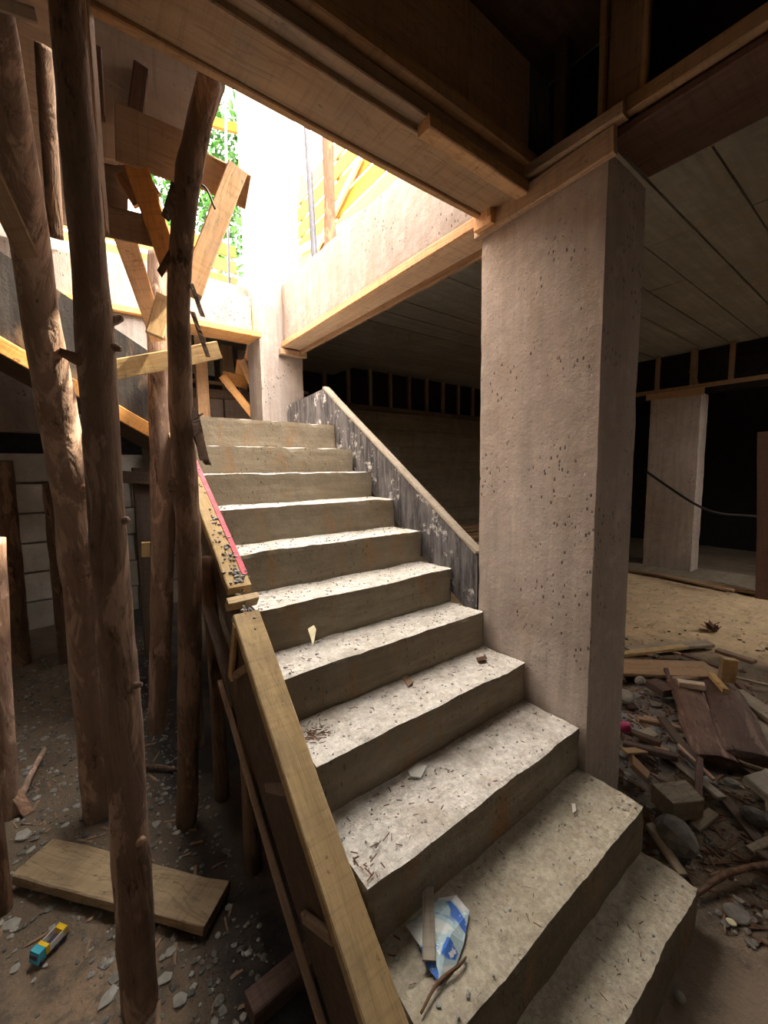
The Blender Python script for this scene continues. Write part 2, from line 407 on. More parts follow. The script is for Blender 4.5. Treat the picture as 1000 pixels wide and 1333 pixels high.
for j in range(18):
    y0 = yb+.305*j
    if y0 > 5.4: break
    cut = [1.99, 3.6+.9*(j % 2), 6.1+.6*(j % 3), 7.3]
    for a, b in zip(cut[:-1], cut[1:]):
        dz = rnd.uniform(-.006, .006)
        box('panel', a+.004, b-.004, y0+.006, y0+.299, CZ+dz, CZ+.04, 'conc_slab', cl, .3, .002)
slab_with_hole('ceiling_near', -3.2, 1.80, -4.2, 1.12, -2.2, -1.7, -1.2, -.7, 'wood_dark', kind='structure', label='dark timber shuttering over the near bay')
box('ceiling_left', -3.2, .13, 1.12, 3.66, CZ+.03, CZ+.19, 'wood_dark', None, .5, 0, kind='structure', label='dark timber shuttering over the left bay')
box('ceiling_corner_shade', .13, .85, 1.12, 1.70, CZ+.03, CZ+.19, 'wood_dark', None, .5, 0, kind='structure', label='unseen shuttering corner added to shade the nailed boards')  # added out of view to keep skylight off the shutter panel
box('ceiling_rear', -3.2, 3.4, 3.93, 7.0, 1.535, 1.72, 'conc_slab', None, 1, 0, kind='structure', label='slab beyond the landing beam')
# back wall: cast lifts, horizontal joints
wb = box('wall_back', .95, 15, 5.64, 5.9, FLOOR-.1, 1.0, 'conc_wall', None, 1, 0, kind='structure', label='board-cast concrete rear wall with horizontal joints')
z = FLOOR+.0; r_ = 0
while z < .98:
    x = 1.0 - .5*(r_ % 2)
    x = 1.0
    first = 1.1 + .8*(r_ % 2)
    while x < 7.6:
        l = first if x == 1.0 else 2.0
        box('panel', x+.004, x+l-.004, 5.585+rnd.uniform(-.006, .006), 5.66, z+.006, min(z+.288, 1.0), 'conc_wall', wb, .4, .003); x += l
    z += .29; r_ += 1
# left rear: pale block wall
wl = box('wall_block', -3.2, .95, 5.66, 5.9, FLOOR-.1, .05, 'conc_wall', None, 1, 0, kind='structure', label='pale concrete block wall behind the log posts')
z = FLOOR-.02; r_ = 0
while z < .0:
    x = -1.7+.5*(r_ % 2)
    while x < .93:
        l = min(1.1, .945-x)
        if l > .1: box('block', x+.007, x+l-.007, 5.58+rnd.uniform(-.008, .008), 5.68, z+.008, z+.305, 'conc_block', wl, .16, .004, .006)
        x += 1.1
    z += .313; r_ += 1
box('wall_behind', -3.2, 15, 6.9, 7.0, FLOOR-.1, 1.6, 'black_ply_void', None, 2, 0, kind='structure', label='rear wall blackened for the unlit void at the very back')  # black colour stands in for the unlit void
box('wall_left', -3.3, -3.2, -4.2, 7, FLOOR-.1, 1.86, 'conc_wall', None, 2, 0, kind='structure', label='unseen left wall added for light control')  # out of view; added only to control side light
box('wall_right', 10.2, 10.3, -4.2, 6, FLOOR-.1, 1.7, 'black_ply_void', None, 2, 0, kind='structure', label='far right boundary wall')  # coloured black to paint the darkness beyond the far column
box('wall_near', -3.3, 15, -4.3, -4.2, FLOOR-.1, 1.86, 'conc_wall', None, 2, 0, kind='structure', label='wall behind the viewpoint')

# ------------------------------------------------------------------ staircase
S = 1.62; SX0, SX1 = .525, 1.62
NZ = [S*v for v in (-.892, -.781, -.668, -.557, -.446, -.333, -.219, -.108, -.003, .100, .221)]
NY = [S*v for v in (.222, .331, .486, .651, .803, .940, 1.092, 1.247, 1.400, 1.547, 1.695)]
stair = thing('concrete_staircase', 'raw dusty concrete staircase climbing beneath the bright opening', 'staircase', (1.07, .36, FLOOR))
for i in range(11):
    y1 = (NY[i+1]+.03) if i < 10 else 3.64
    b = NZ[i]-(.20 if i else .32)
    z0 = max(b, FLOOR-.05) if i < 10 else .16
    xl = SX0
    vs, fs = box_data(xl, SX1-.006, NY[i], y1, z0, NZ[i], .022 if i < 7 else .03, .006, .008, i*3.3, 8)
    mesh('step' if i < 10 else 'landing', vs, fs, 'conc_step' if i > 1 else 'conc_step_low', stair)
# sloping waist slab below the steps
prism('waist_slab', [(SX0+.01, NY[0]+.08, FLOOR-.04), (SX0+.01, NY[10]+.25, .18), (SX0+.01, NY[10]+.28, .0), (SX0+.01, NY[0]+.4, FLOOR-.04)], (SX1-SX0-.02, 0, 0), 'conc_step', stair)
# crack groove and cement smear left as material; right-hand black side board with light top edge
cb = thing('stair_side_board', 'black splashed side board with pale top edge beside the upper steps', 'side board', (1.64, 1.4, -.9))
prof = [(1.35, -.45), (2.86, .605), (2.93, .655), (3.02, .65), (3.62, .615), (3.62, .34), (2.9, .30), (1.35, -.80)]
prism('side_panel', [(1.618, y, z) for y, z in prof], (.045, 0, 0), 'curb_ply', cb)
board('top_batten', (1.645, 1.36, -.428), (1.645, 2.93, .668), .058, .02, 'wood_grey', cb, (0, -.57, .82), warp=.002)
# left formwork: capping planks, side panel, soffit board, cleats
fk = thing('stair_side_formwork', 'timber side formwork with worn yellowish capping planks along the stair', 'formwork', (.47, 1.2, FLOOR))
def sl(y): return -1.276 + (y-.628)*.8635
pl = board('capping_plank', (.471, .40, sl(.40)-.01), (.471, 1.50, sl(1.50)-.01), .098, .04, 'wood_yellow', fk, (0, -.65, .76), warp=.003)
pu = board('capping_plank', (.476, 1.565, sl(1.565)+.015), (.476, 2.62, .23), .088, .04, 'wood_yellow', fk, (0, -.62, .78), warp=.003)
board('painted_edge', (.509, 1.60, -.4035), (.509, 2.58, .2295), .022, .005, 'paint_pink', pu, (0, -.62, .78), warp=.001)
board('splice_block', (.415, 1.535, sl(1.535)+.0), (.53, 1.535, sl(1.535)+.0), .032, .05, 'wood_yellow', fk, (0, -.65, .76))
for k in range(3):
    board('side_strip', (.425+.012*k, 1.47+.035*k, sl(1.5)-.03), (.425+.012*k, 1.56+.04*k, sl(1.5)-.27), .035, .014, 'wood_yellow', fk, (-1, 0, 0))
prism('side_panel', [(.505, y, z) for y, z in ((.45, -1.60), (.55, -1.40), (2.6, .18), (2.75, .14), (2.75, .02), (.75, -1.62))], (.016, 0, 0), 'wood_dark', fk)
board('soffit_board', (.42, 1.72, -.87), (.42, .72, -1.575), .022, .014, 'wood_brown', fk, (0, .57, .82))
prism('cheek_sheet', [(.437, y, z) for y, z in ((.60, sl(.60)-.03), (1.52, sl(1.52)-.03), (1.70, -.865), (.745, -1.54))], (.012, 0, 0), 'wood_dark', fk)
board('soffit_board', (.46, 2.75, -.08), (.46, 1.60, -.93), .06, .02, 'wood_dark', fk, (0, .57, .82))
for y in (.80, 1.06, 1.36):
    board('cleat', (.425, y, sl(y)-.03), (.425, y+.16, sl(y)-.125), .03, .018, 'wood_brown', fk, (-1, 0, 0))
for y in (1.55, 2.0, 2.5):
    tube('prop', [(.47, y, FLOOR-.02), (.475, y+.02, (FLOOR+sl(y))/2), (.46, y, sl(y)-.30)], [.035, .033, .032], 'bark_dark', fk, 9, .1)
# mortar crumbs lying on the capping
h = Heap()
for (yc, n_, sy) in ((1.70, 60, .07), (1.60, 34, .03), (1.50, 26, .03), (1.86, 20, .05), (2.15, 10, .06)):
    for _ in range(n_):
        y = rnd.gauss(yc, sy); x = min(.52, max(.43, rnd.gauss(.48, .017)))
        zz = (.015 + sl(y) + .03 if y > 1.565 else sl(y)+.012)
        if y > 1.565: zz = sl(1.565)+.015 + (y-1.565)*(.23-sl(1.565)-.015)/(2.62-1.565) + .024
        h.add(rock_data((x, y, zz+rnd.uniform(0, .006)), rnd.uniform(.003, .008), rnd.random()*99, .8))
tag(h.build('mortar_crumbs', 'mortar'), 'grey mortar crumbs dropped on the stair capping planks', 'mortar', None, 'stuff')

# ------------------------------------------------------------------ columns and beams
col = thing('concrete_column', 'tall pale board-marked concrete column standing beside the stair', 'column', (1.79, 1.05, FLOOR))
box('shaft', 1.62, 1.955, .765, 1.342, FLOOR-.05, 1.14, 'conc_col', col, .045, .002, .003)
fc = thing('column_head_formwork', 'brown timber formwork boards around the big column head', 'formwork', (1.6, 1.05, 1.1))
board('side_board', (1.600, .735, 1.150), (1.600, 1.36, 1.125), .095, .03, 'wood_form', fc, (-1, 0, 0))
board('top_batten', (1.592, .70, 1.222), (1.592, 1.13, 1.222), .045, .05, 'wood_form', fc, (-1, 0, 0))
board('corner_block', (1.575, 1.29, 1.10), (1.575, 1.29, 1.215), .10, .03, 'wood_orange', fc, (-1, 0, 0))
board('nail_strip', (1.56, 1.25, 1.13), (1.56, 1.25, 1.20), .02, .012, 'wood_yellow', fc, (-1, 0, 0))
pt = thing('formwork_post', 'broad brown timber post rising above the big column', 'post', (1.66, .73, 1.25))
board('face_board', (1.66, .735, 1.25), (1.66, .735, CZ+.02), .115, .04, 'wood_brown', pt, (-1, 0, 0))
board('edge_strip', (1.63, .803, 1.25), (1.63, .803, CZ+.02), .022, .03, 'wood_form', pt, (-1, 0, 0))
board('edge_strip', (1.63, .66, 1.25), (1.63, .66, CZ+.02), .018, .03, 'wood_form', pt, (-1, 0, 0))

bm_ = thing('concrete_beam', 'bright streaked concrete beam spanning from the big column to the landing', 'beam', (1.79, 2.5, 1.17))
box('beam_body', 1.62, 1.80, 1.342, 3.655, 1.175, 1.70, 'conc_beam', bm_, .05, .004, .006)
bs = thing('beam_soffit_formwork', 'orange timber soffit boards under the bright beam', 'formwork', (1.69, 2.5, 1.15))
board('soffit_board', (1.69, 1.345, 1.153), (1.69, 3.66, 1.153), .185, .028, 'wood_form', bs, (0, 0, 1), warp=.002)
board('edge_batten', (1.601, 1.33, 1.165), (1.601, 3.62, 1.165), .05, .026, 'wood_orange', bs, (-1, 0, 0), warp=.002)
board('edge_batten', (1.775, 1.36, 1.125), (1.775, 3.62, 1.125), .05, .026, 'wood_brown', bs, (-1, 0, 0), warp=.002)

mc = thing('landing_column', 'sunlit concrete column at the head of the stair', 'column', (1.6, 3.82, .3))
box('shaft', 1.40, 1.815, 3.665, 4.0, FLOOR, 3.6, 'conc_beam', mc, .07, .004, .004)
box('raised_strip', 1.392, 1.568, 3.648, 3.70, .30, 3.6, 'conc_beam', mc, .07, .003, .004)
board('ledge_board', (1.57, 3.63, 1.10), (1.83, 3.63, 1.10), .05, .05, 'wood_form', mc, (0, -1, 0))
lb = thing('landing_beam', 'white concrete beam crossing above the landing left of the sunlit column', 'beam', (.4, 3.75, 1.2))
box('beam_body', -2.4, 1.335, 3.66, 3.92, 1.235, 1.53, 'conc_beam', lb, .07, .004, .005)
board('bottom_board', (-2.4, 3.645, 1.215), (1.40, 3.645, 1.215), .045, .05, 'wood_orange', lb, (0, -1, 0), warp=.002)
board('soffit_board', (-2.4, 3.78, 1.215), (1.39, 3.78, 1.215), .26, .03, 'wood_orange', lb, (0, 0, 1), warp=.002)
board('end_board', (1.362, 3.645, 1.19), (1.362, 3.645, 1.55), .055, .03, 'wood_orange', lb, (0, -1, 0))

fcol = thing('far_column', 'stained concrete column standing in the dark far bay', 'column', (7.33, 2.28, FLOOR))
box('shaft', 7.17, 7.5, 1.965, 2.605, FLOOR-.05, 1.05, 'conc_col', fcol, .08, .005, .006)
board('head_board', (7.15, 1.93, 1.06), (7.15, 2.66, 1.08), .10, .03, 'wood_form', fcol, (-1, 0, 0))
# far clerestory band
fb = thing('far_beam_formwork', 'dark open beam formwork with slender studs above the far column', 'formwork', (7.2, 2, 1.1))
board('plate', (7.16, -3.5, 1.135), (7.16, 5.5, 1.135), .05, .09, 'wood_brown', fb, (-1, 0, 0), segs=14)
for y in (-1.2, -.6, 0., .55, 1.12, 1.649, 2.076, 2.53, 2.97, 3.4, 3.85, 4.3, 4.75):
    board('stud', (7.17, y, 1.15), (7.17, y, CZ), .055 if abs(y-2.076) > .1 else .085, .05, 'wood_brown', fb, (-1, 0, 0), segs=2)
board('spacer', (7.14, 2.03, 1.16), (7.14, 2.09, 1.38), .06, .03, 'wood_brown', fb, (-1, 0, 0), segs=2)
box('back_sheet', 7.40, 7.43, -3.5, 5.5, 1.05, CZ+.02, 'black_ply_void', fb, 1, 0)
# rear clerestory band
rb = thing('rear_beam_formwork', 'dark stud row and plate on top of the rear wall', 'formwork', (5, 5.6, 1.05))
board('plate', (1.85, 5.57, 1.035), (8.2, 5.57, 1.035), .07, .10, 'wood_dark', rb, (0, -1, 0), segs=14)
for k in range(12):
    x = 2.70+.425*k
    board('stud', (x, 5.60, 1.06), (x, 5.60, CZ), .06, .05, 'wood_brown', rb, (0, -1, 0), segs=2)
box('back_sheet', 1.85, 15, 5.80, 5.83, 1.0, CZ+.05, 'black_ply_void', rb, 1, 0)
# near side-beam formwork over the column line (toward the viewer)
nb = thing('side_beam_formwork', 'timber plate and dark stud bays running forward from the big column head', 'formwork', (1.8, 0, 1.2))
board('plate', (1.74, -3.5, 1.262), (1.74, .70, 1.262), .20, .03, 'wood_form', nb, (0, 0, 1), segs=12)
board('edge_batten', (1.615, -3.5, 1.235), (1.615, .70, 1.235), .055, .035, 'wood_form', nb, (-1, 0, 0), segs=12)
board('soffit_board', (1.80, -3.5, 1.195), (1.80, .765, 1.195), .33, .03, 'wood_red', nb, (0, 0, 1), segs=12)
for y in (-3, -2.2, -1.4, -.7, -.1, .3, .985):
    board('stud', (1.68, y, 1.27), (1.68, y, CZ+.02), .05, .045, 'wood_dark', nb, (-1, 0, 0), segs=2)
board('plate', (1.70, .79, 1.262), (1.70, 1.10, 1.262), .14, .03, 'wood_form', nb, (0, 0, 1), segs=3)
box('back_sheet', 1.80, 1.82, -3.5, 1.34, 1.28, CZ+.02, 'black_ply_void', nb, 1, 0)
board('loose_batten', P(888, 122, x=2.02), P(925, 190, x=2.35), .035, .02, 'wood_grey', nb, (0, 0, 1), segs=3)
# near cross beam over the opening edge
cbm = thing('cross_beam_formwork', 'heavy brown timber cross beam formwork at the near edge of the opening', 'formwork', (.4, 1.2, 1.17))
board('soffit_board', (-2.8, 1.215, 1.135), (1.585, 1.215, 1.175), .17, .03, 'wood_form', cbm, (0, 0, 1), segs=12, warp=.004)
board('lip_batten', (-2.8, 1.312, 1.125), (1.585, 1.312, 1.18), .06, .03, 'wood_form', cbm, (0, -1, 0), segs=12)
board('side_batten', (-2.8, 1.105, 1.165), (1.61, 1.105, 1.205), .05, .05, 'wood_form', cbm, (0, -1, 0), segs=12)
board('side_batten', (1.02, 1.098, 1.158), (1.58, 1.098, 1.163), .045, .06, 'wood_form', cbm, (0, -1, 0), segs=4)
board('upper_batten', (-2.8, 1.075, 1.225), (1.61, 1.075, 1.262), .05, .045, 'wood_form', cbm, (0, -1, 0), segs=12)
for a, b in ((-2.8, -1.2), (-1.195, .02), (.025, 1.24), (1.245, 1.62)):
    board('side_sheet', (a, 1.11, 1.46), (b, 1.11, 1.46), .43, .02, 'wood_form', cbm, (0, -1, 0), segs=4, warp=.002)
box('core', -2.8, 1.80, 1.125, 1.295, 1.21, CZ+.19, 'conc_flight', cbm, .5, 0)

# ------------------------------------------------------------------ second flight on the left and what stands under the landing
f2 = thing('upper_flight', 'dark underside flank of the next concrete flight rising left behind the logs', 'staircase', (-.4, 3.2, .3))
def q2(x): return .256-(x-.364)*.613
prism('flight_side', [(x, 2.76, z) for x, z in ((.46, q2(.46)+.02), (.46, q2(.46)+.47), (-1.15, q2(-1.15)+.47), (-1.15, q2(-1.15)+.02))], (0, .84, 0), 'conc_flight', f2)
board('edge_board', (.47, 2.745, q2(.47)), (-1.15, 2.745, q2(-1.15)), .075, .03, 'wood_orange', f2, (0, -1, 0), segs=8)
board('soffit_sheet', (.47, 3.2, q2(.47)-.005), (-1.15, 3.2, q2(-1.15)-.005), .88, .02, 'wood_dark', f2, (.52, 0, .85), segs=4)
box('landing_wall', -2.4, .62, 3.68, 3.85, .3, 1.19, 'conc_beam', None, .15, .004, 0, label='lavender-grey concrete panel below the white landing beam', category='panel')

box('floor_landing', .64, 3.3, 4.02, 5.56, .14, .30, 'conc_slab', None, .4, .003, kind='structure', label='floor slab beyond the landing')
# room beyond the landing: low wall, posts, braces
lw = thing('low_boarded_wall', 'low brown boarded wall beyond the landing', 'wall', (1.6, 5.0, .3))
for k in range(5):
    x = .5+.36*k
    board('board', (x+.4, 5.0, .295), (x+.4, 5.0, .86), .34, .03, 'wood_panel', lw, (0, -1, 0), segs=2)
board('rail', (.72, 4.96, .89), (2.5, 4.96, .93), .10, .05, 'wood_brown', lw, (0, -1, 0)); board('rail', (.72, 4.95, 1.02), (2.5, 4.95, 1.03), .03, .08, 'wood_brown', lw, (0, -1, 0))
for px, wd, Y, mt, lab in ((263, 15, 4.4, 'wood_orange', 'slim orange post beyond the landing nearest the log'), (297, 14, 5.2, 'wood_form', 'pale post beyond the landing between braces and log'), (316, 11, 5.3, 'wood_panel', 'narrow pale post beyond the landing beside the orange braces'), (284, 6, 5.4, 'wood_red', 'thin dark red post beyond the landing')):
    p = P(px, 500, y=Y)
    board('support_post', (p.x, Y, .295), (p.x, Y, 1.6), wd*mpp(p), .05, mt, None, (0, -1, 0), segs=3, label=lab, category='post')
pb_ = [((290, 490, 4.3), (335, 548, 4.0), 10, 'long orange diagonal brace left of the landing column'), ((315, 470, 4.2), (342, 525, 3.95), 10, 'short orange diagonal brace touching the landing column')]
for a, b, wpx, lab in pb_:
    pboard('diagonal_brace', a, b, wpx, 'wood_orange', None, .04, segs=3, label=lab, category='brace')
pboard('cross_rail', (289, 491, 4.32), (322, 499, 4.32), 16, 'wood_orange', None, .03, segs=2, label='lower orange cross rail beyond the landing', category='rail')
pboard('cross_rail', (307, 477, 4.25), (337, 484, 4.25), 18, 'wood_orange', None, .03, segs=2, label='upper orange cross rail beyond the landing', category='rail')
pboard('wedge_block', (332, 440, 4.05), (326, 470, 4.05), 16, 'wood_orange', None, .05, segs=2, label='orange wedge block under the landing beam end', category='block')

# ------------------------------------------------------------------ log posts on the left
LG = 'log props on the left'
log('log_post', 'thick leaning brown log prop, second from the left edge, with a sunlit upper patch',
    [(-12, -40, 44, 1.30), (22, 190, 46, 1.50), (58, 440, 47, 1.72), (100, 700, 45, 1.98), (130, 1058, 42, 2.28)], 'bark_pink', LG,
    stubs=(('stub', .52, .02, -.03, .02, .010), ('stub', .68, .02, -.02, .015, .009)))
log('log_post', 'tallest and nearest dark knotty log prop standing over the loose plank',
    [(82, -40, 44, 1.16), (104, 200, 46, 1.19), (125, 450, 46, 1.22), (145, 750, 46, 1.26), (160, 950, 47, 1.29), (182, 1308, 50, 1.32)], 'bark_brown', LG,
    stubs=(('stub', .415, -.05, -.02, .02, .010), ('stub', .37, .03, .0, .02, .009), ('stub', .74, .022, -.02, .01, .007), ('stub', .87, .012, -.02, .012, .009), ('stub', .40, .02, -.01, -.01, .008), ('stub', .55, .014, -.01, .012, .008)))
log('log_post', 'shaggy log prop with peeling bark against the stair formwork',
    [(272, 105, 36, 1.42), (243, 250, 34, 1.50), (233, 400, 30, 1.62), (237, 560, 30, 1.72), (247, 750, 31, 1.82), (243, 1078, 27, 1.95)], 'bark_dark', LG, knob=.16,
    stubs=(('peel', .36, .03, -.02, -.12, .006), ('peel', .40, .05, -.01, -.17, .005), ('peel', .30, -.05, -.01, -.10, .006), ('peel', .56, .03, -.01, -.22, .011), ('peel', .60, .045, -.02, -.15, .008), ('stub', .58, .05, -.01, .035, .004), ('peel', .66, -.03, -.02, -.09, .010), ('peel', .2, -.04, -.02, -.13, .008)))
log('log_post', 'smooth reddish log prop standing just behind the shaggy one',
    [(206, 330, 26, 2.55), (206, 480, 27, 2.6), (212, 700, 29, 2.7), (205, 952, 26, 2.82)], 'bark_pink', LG)
log('log_post', 'slim log prop cut by the left edge of the view',
    [(-4, 700, 20, 2.5), (3, 880, 22, 2.5), (14, 1062, 22, 2.53)], 'bark_pink', LG, stubs=(('peel', .9, .04, -.03, -.12, .012),))
log('log_post', 'short log butt at the left edge below the slim prop',
    [(-22, 1000, 26, 1.95), (-8, 1100, 28, 1.96), (2, 1192, 28, 1.98)], 'bark_dark', LG)
log('log_post', 'dark slanting log prop in front of the block wall at far left',
    [(4, 600, 22, 4.4), (16, 740, 24, 4.5), (28, 866, 24, 4.6)], 'bark_dark', LG)
log('log_post', 'dark log prop glimpsed behind the thick leaning log',
    [(66, 630, 20, 4.2), (78, 740, 22, 4.3), (88, 860, 22, 4.4)], 'bark_dark', LG)
log('log_post', 'dark log in shadow between the two thickest logs near the ceiling',
    [(56, 60, 22, 1.9), (64, 180, 22, 2.0), (72, 310, 20, 2.1)], 'bark_dark', LG, base=False)
q = thing('cross_braced_post', 'dark squared post with short cross bar before the block wall', 'post', (.55, 4.0, FLOOR))
a = P(181, 612, y=4.0)
board('post', (a.x, 4.0, FLOOR-.02), (a.x, 4.0, a.z+.02), .11, .10, 'wood_dark', q, (0, -1, 0))
board('cross_bar', P(152, 620, y=3.93), P(212, 624, y=3.93), .10, .05, 'wood_dark', q, (0, -1, 0))
# timber nailed between the logs
T = lambda lab, *a, **k: pboard('timber_board', *a, **k, label=lab, category='board')
T('dark board beside the nearest log with orange sunlit right edge', (100, -40, 1.30), (126, 298, 1.36), 26, 'wood_brown', t=.06, nrm=(-.3, -1, 0))
T('thin orange strip standing in for the sunlit edge of the dark board', (107, -30, 1.27), (137, 300, 1.31), 4, 'wood_orange', t=.03)  # orange strip painted in as the lit edge of the board above
T('broad board nailed level across the shaggy log top', (150, 172, 1.60), (240, 208, 1.60), 58, 'wood_form', t=.035, segs=4)
T('board stub projecting right from the shaggy log', (246, 214, 1.84), (322, 250, 1.84), 40, 'wood_form', t=.035, segs=3)
T('rough sawn slanting board leaning right of the shaggy log', (308, 222, 1.80), (248, 382, 1.76), 26, 'wood_form', t=.05, segs=5)
T('brown diagonal brace between shaggy and smooth logs', (172, 200, 1.64), (224, 352, 1.68), 27, 'wood_orange', t=.04, segs=4)
T('orange raking brace below the level brown board', (160, 296, 1.73), (205, 440, 2.45), 22, 'wood_orange', t=.04, segs=4)
T('small yellow offcut behind the diagonal brace', (168, 222, 1.69), (192, 262, 1.69), 40, 'wood_form', t=.03, segs=2)
T('yellowish plank end nailed across two logs', (120, 486, 2.50), (284, 455, 2.50), 24, 'wood_yellow', t=.05, segs=5)
T('pale board jutting in at the left edge', (-30, 190, 1.05), (40, 335, 1.12), 26, 'wood_form', t=.04, segs=4)
T('brown level board above the white landing beam', (112, 282, 1.69), (212, 305, 1.69), 36, 'wood_brown', t=.04, segs=4)
T('dark hanging board end above the pale shutter panel', (120, 62, 1.717), (126, 152, 1.717), 20, 'wood_red', t=.03, segs=3)
T('short round-ended red batten over the pale shutter panel', (184, 90, 1.708), (176, 155, 1.708), 18, 'wood_red', t=.04, segs=3)
T('pale strip of timber at the top left corner', (-30, -4, 1.2), (46, 22, 1.2), 16, 'wood_panel', t=.03, segs=3)
T('splintered wedge nailed to the shaggy log', (200, 436, 2.0), (214, 386, 2.0), 20, 'wood_yellow', t=.03, segs=3)
T('small pale cleat beside the smooth log', (190, 706, 2.6), (190, 724, 2.6), 10, 'wood_yellow', t=.06, segs=2)
prism('shutter_panel', [P(96, 0, y=1.73), P(300, 60, y=1.73), P(292, 120, y=1.73), P(262, 205, y=1.73), P(150, 208, y=1.73), P(90, 195, y=1.73)], (0, .03, 0), 'wood_panel', label='pale plywood shutter panel under the cross beam on the left', category='panel')
prism('shutter_panel', [P(128, 190, y=1.765), P(170, 195, y=1.765), P(166, 285, y=1.765), P(124, 285, y=1.765)], (0, .03, 0), 'wood_dark', label='dark small shutter panel behind the nailed boards', category='panel')
# wire and twig tails
tube('tie_wire', [P(252, 238, y=1.6), P(268, 245, y=1.58), P(280, 272, y=1.57)], [.004]*3, 'cable', sides=6, label='bent tie wire sticking out of the shaggy log', category='wire')

# ------------------------------------------------------------------ upper level seen through the opening
def hoard(name, label, p0, p1, zs, wd, mat, nrm, group=None):
    t = thing(name, label, 'hoarding', tuple(V((p0[0], p0[1], zs[0]))))
    for z in zs:
        d = rnd.uniform(-.02, .02)
        board('board', (p0[0], p0[1], z+d), (p1[0], p1[1], z-d), wd, .025, mat, t, nrm, segs=5, warp=.006)
    return t
t = hoard('timber_hoarding', 'sunlit yellow horizontal board hoarding beyond the landing beam', (-2.5, 6.0), (2.0, 6.0), [1.84+.20*k for k in range(7)], .16, 'wood_sun', (0, -1, 0))
for x in (-1.5, 0., 1.45): board('post', (x, 6.05, 1.72), (x, 6.05, 3.2), .08, .06, 'wood_sun', t, (0, -1, 0), segs=3)
t = hoard('timber_hoarding', 'dazzling board hoarding running above the bright beam', (3.3, .2), (3.3, 8.5), [1.95+.26*k for k in range(11)], .215, 'wood_sun', (-1, 0, 0))
for y in (3., 4.2, 5.4, 6.6, 7.8): board('post', (3.36, y, 1.7), (3.36, y, 4.9), .08, .06, 'wood_sun', t, (-1, 0, 0), segs=3)
t = hoard('timber_hoarding', 'unseen tall board hoarding added left of the opening to block sky', (.02, 1.2), (.02, 3.9), [1.98+.235*k for k in range(11)], .22, 'wood_form', (1, 0, 0))  # not in view; added to hold sky light off the beam
for y in (1.5, 2.6, 3.7): board('post', (-.04, y, 1.86), (-.04, y, 4.5), .08, .06, 'wood_form', t, (1, 0, 0), segs=3)
a = P(397, 165, x=1.84); b = P(411, 352, x=1.84)
tube('steel_prop', [(1.84, b.y, 1.69), (1.84, (a.y+b.y)/2, 2.6), (1.84, a.y, 3.5)], [.028]*3, 'steel', sides=12, label='grey steel prop standing on the bright beam', category='prop')
a = P(428, 250, x=1.95)
tube('upper_log_post', [(1.95, a.y, 1.69), (1.96, a.y+.01, 2.4), (1.95, a.y, 3.6)], [.055, .05, .05], 'bark_sun', sides=12, knob=.1, label='reddish log post standing behind the bright beam', category='log post')
a = P(330, 160, y=4.4)
board('upper_rail', P(385, 330, x=3.26), P(500, 265, x=3.26), .12, .04, 'wood_form', None, (-1, 0, 0), label='brown raking board behind the steel prop', category='board')
board('upper_rail', P(400, 350, x=3.24), P(470, 205, x=3.24), .10, .04, 'wood_orange', None, (-1, 0, 0), label='steep orange raking board behind the reddish upper post', category='board')
board('upper_post', (P(316, 200, y=5.0).x, 5.0, 1.6), (P(316, 200, y=5.0).x, 5.0, 4.6), .08, .06, 'wood_sun', None, (0, -1, 0), label='yellow upright left of the sunlit landing column', category='post')
board('upper_rail', P(262, 155, y=5.05), P(322, 172, y=5.05), .10, .04, 'wood_sun', None, (0, -1, 0), label='yellow cross rail before the green tree', category='board')
tube('rebar', [V((P(290, 220, y=4.7).x, 4.7, 1.71)), P(294, 160, y=4.7), P(296, 110, y=4.7)], [.014]*3, 'steel', sides=7, label='upright steel bar before the green tree', category='rebar')
tr = thing('leafy_tree', 'leafy green tree seen through the opening', 'tree', (3.2, 11, FLOOR))
tube('trunk', [(3.2, 11, FLOOR), (3.25, 11, 3), (3.1, 11, 7)], [.16, .13, .06], 'bark_brown', tr, 10, .1)
h = Heap()
for _ in range(5000):
    u, v = rnd.uniform(-1, 1), rnd.uniform(0, 6.283); r = 1.9*rnd.random()**.4
    c = V((3.2+r*math.sqrt(1-u*u)*math.cos(v), 11+r*math.sqrt(1-u*u)*math.sin(v)*.8, 7.4+r*1.35*u))
    d = V((rnd.uniform(-1, 1), rnd.uniform(-1, 1), rnd.uniform(-.6, .6))).normalized(); e = d.orthogonal().normalized()
    l = rnd.uniform(.09, .17); h.add(([c-d*l, c+e*l*.45, c+d*l, c-e*l*.45], [(0, 1, 2, 3)]))
o = h.build('foliage', 'leaf_green', tr); o['kind'] = 'stuff'

# ------------------------------------------------------------------ small things on the stair
def rest(px, py, i): return P(px, py, z=NZ[i]+.004)
bag = thing('plastic_bag_scrap', 'crumpled white and blue printed bag scrap on the second step', 'bag scrap', tuple(rest(570, 1235, 1)))
outline = [(548, 1196), (572, 1172), (594, 1172), (611, 1190), (604, 1230), (592, 1262), (572, 1283), (556, 1262), (546, 1235), (528, 1208)]
cc = rest(572, 1228, 1); vs = [cc+V((0, 0, .014))]; n_ = len(outline)
for f, hz in ((.5, .018), (1., .004)):
    for k, (a, b) in enumerate(outline):
        p = rest(a, b, 1); p = cc.lerp(p, f); p.z += hz + .012*noise.noise(V((k*1.7, f*3, 2)))*1.4+.006; vs.append(p)
fs = [(0, 1+k, 1+(k+1) % n_) for k in range(n_)] + [(1+k, 1+n_+k, 1+n_+(k+1) % n_, 1+(k+1) % n_) for k in range(n_)]
vs2 = [v-V((0, 0, .002)) for v in vs]; m_ = len(vs)
fs2 = [tuple(reversed([i+m_ for i in f])) for f in fs]; rim = [(1+n_+k, 1+n_+(k+1) % n_, m_+1+n_+(k+1) % n_, m_+1+n_+k) for k in range(n_)]
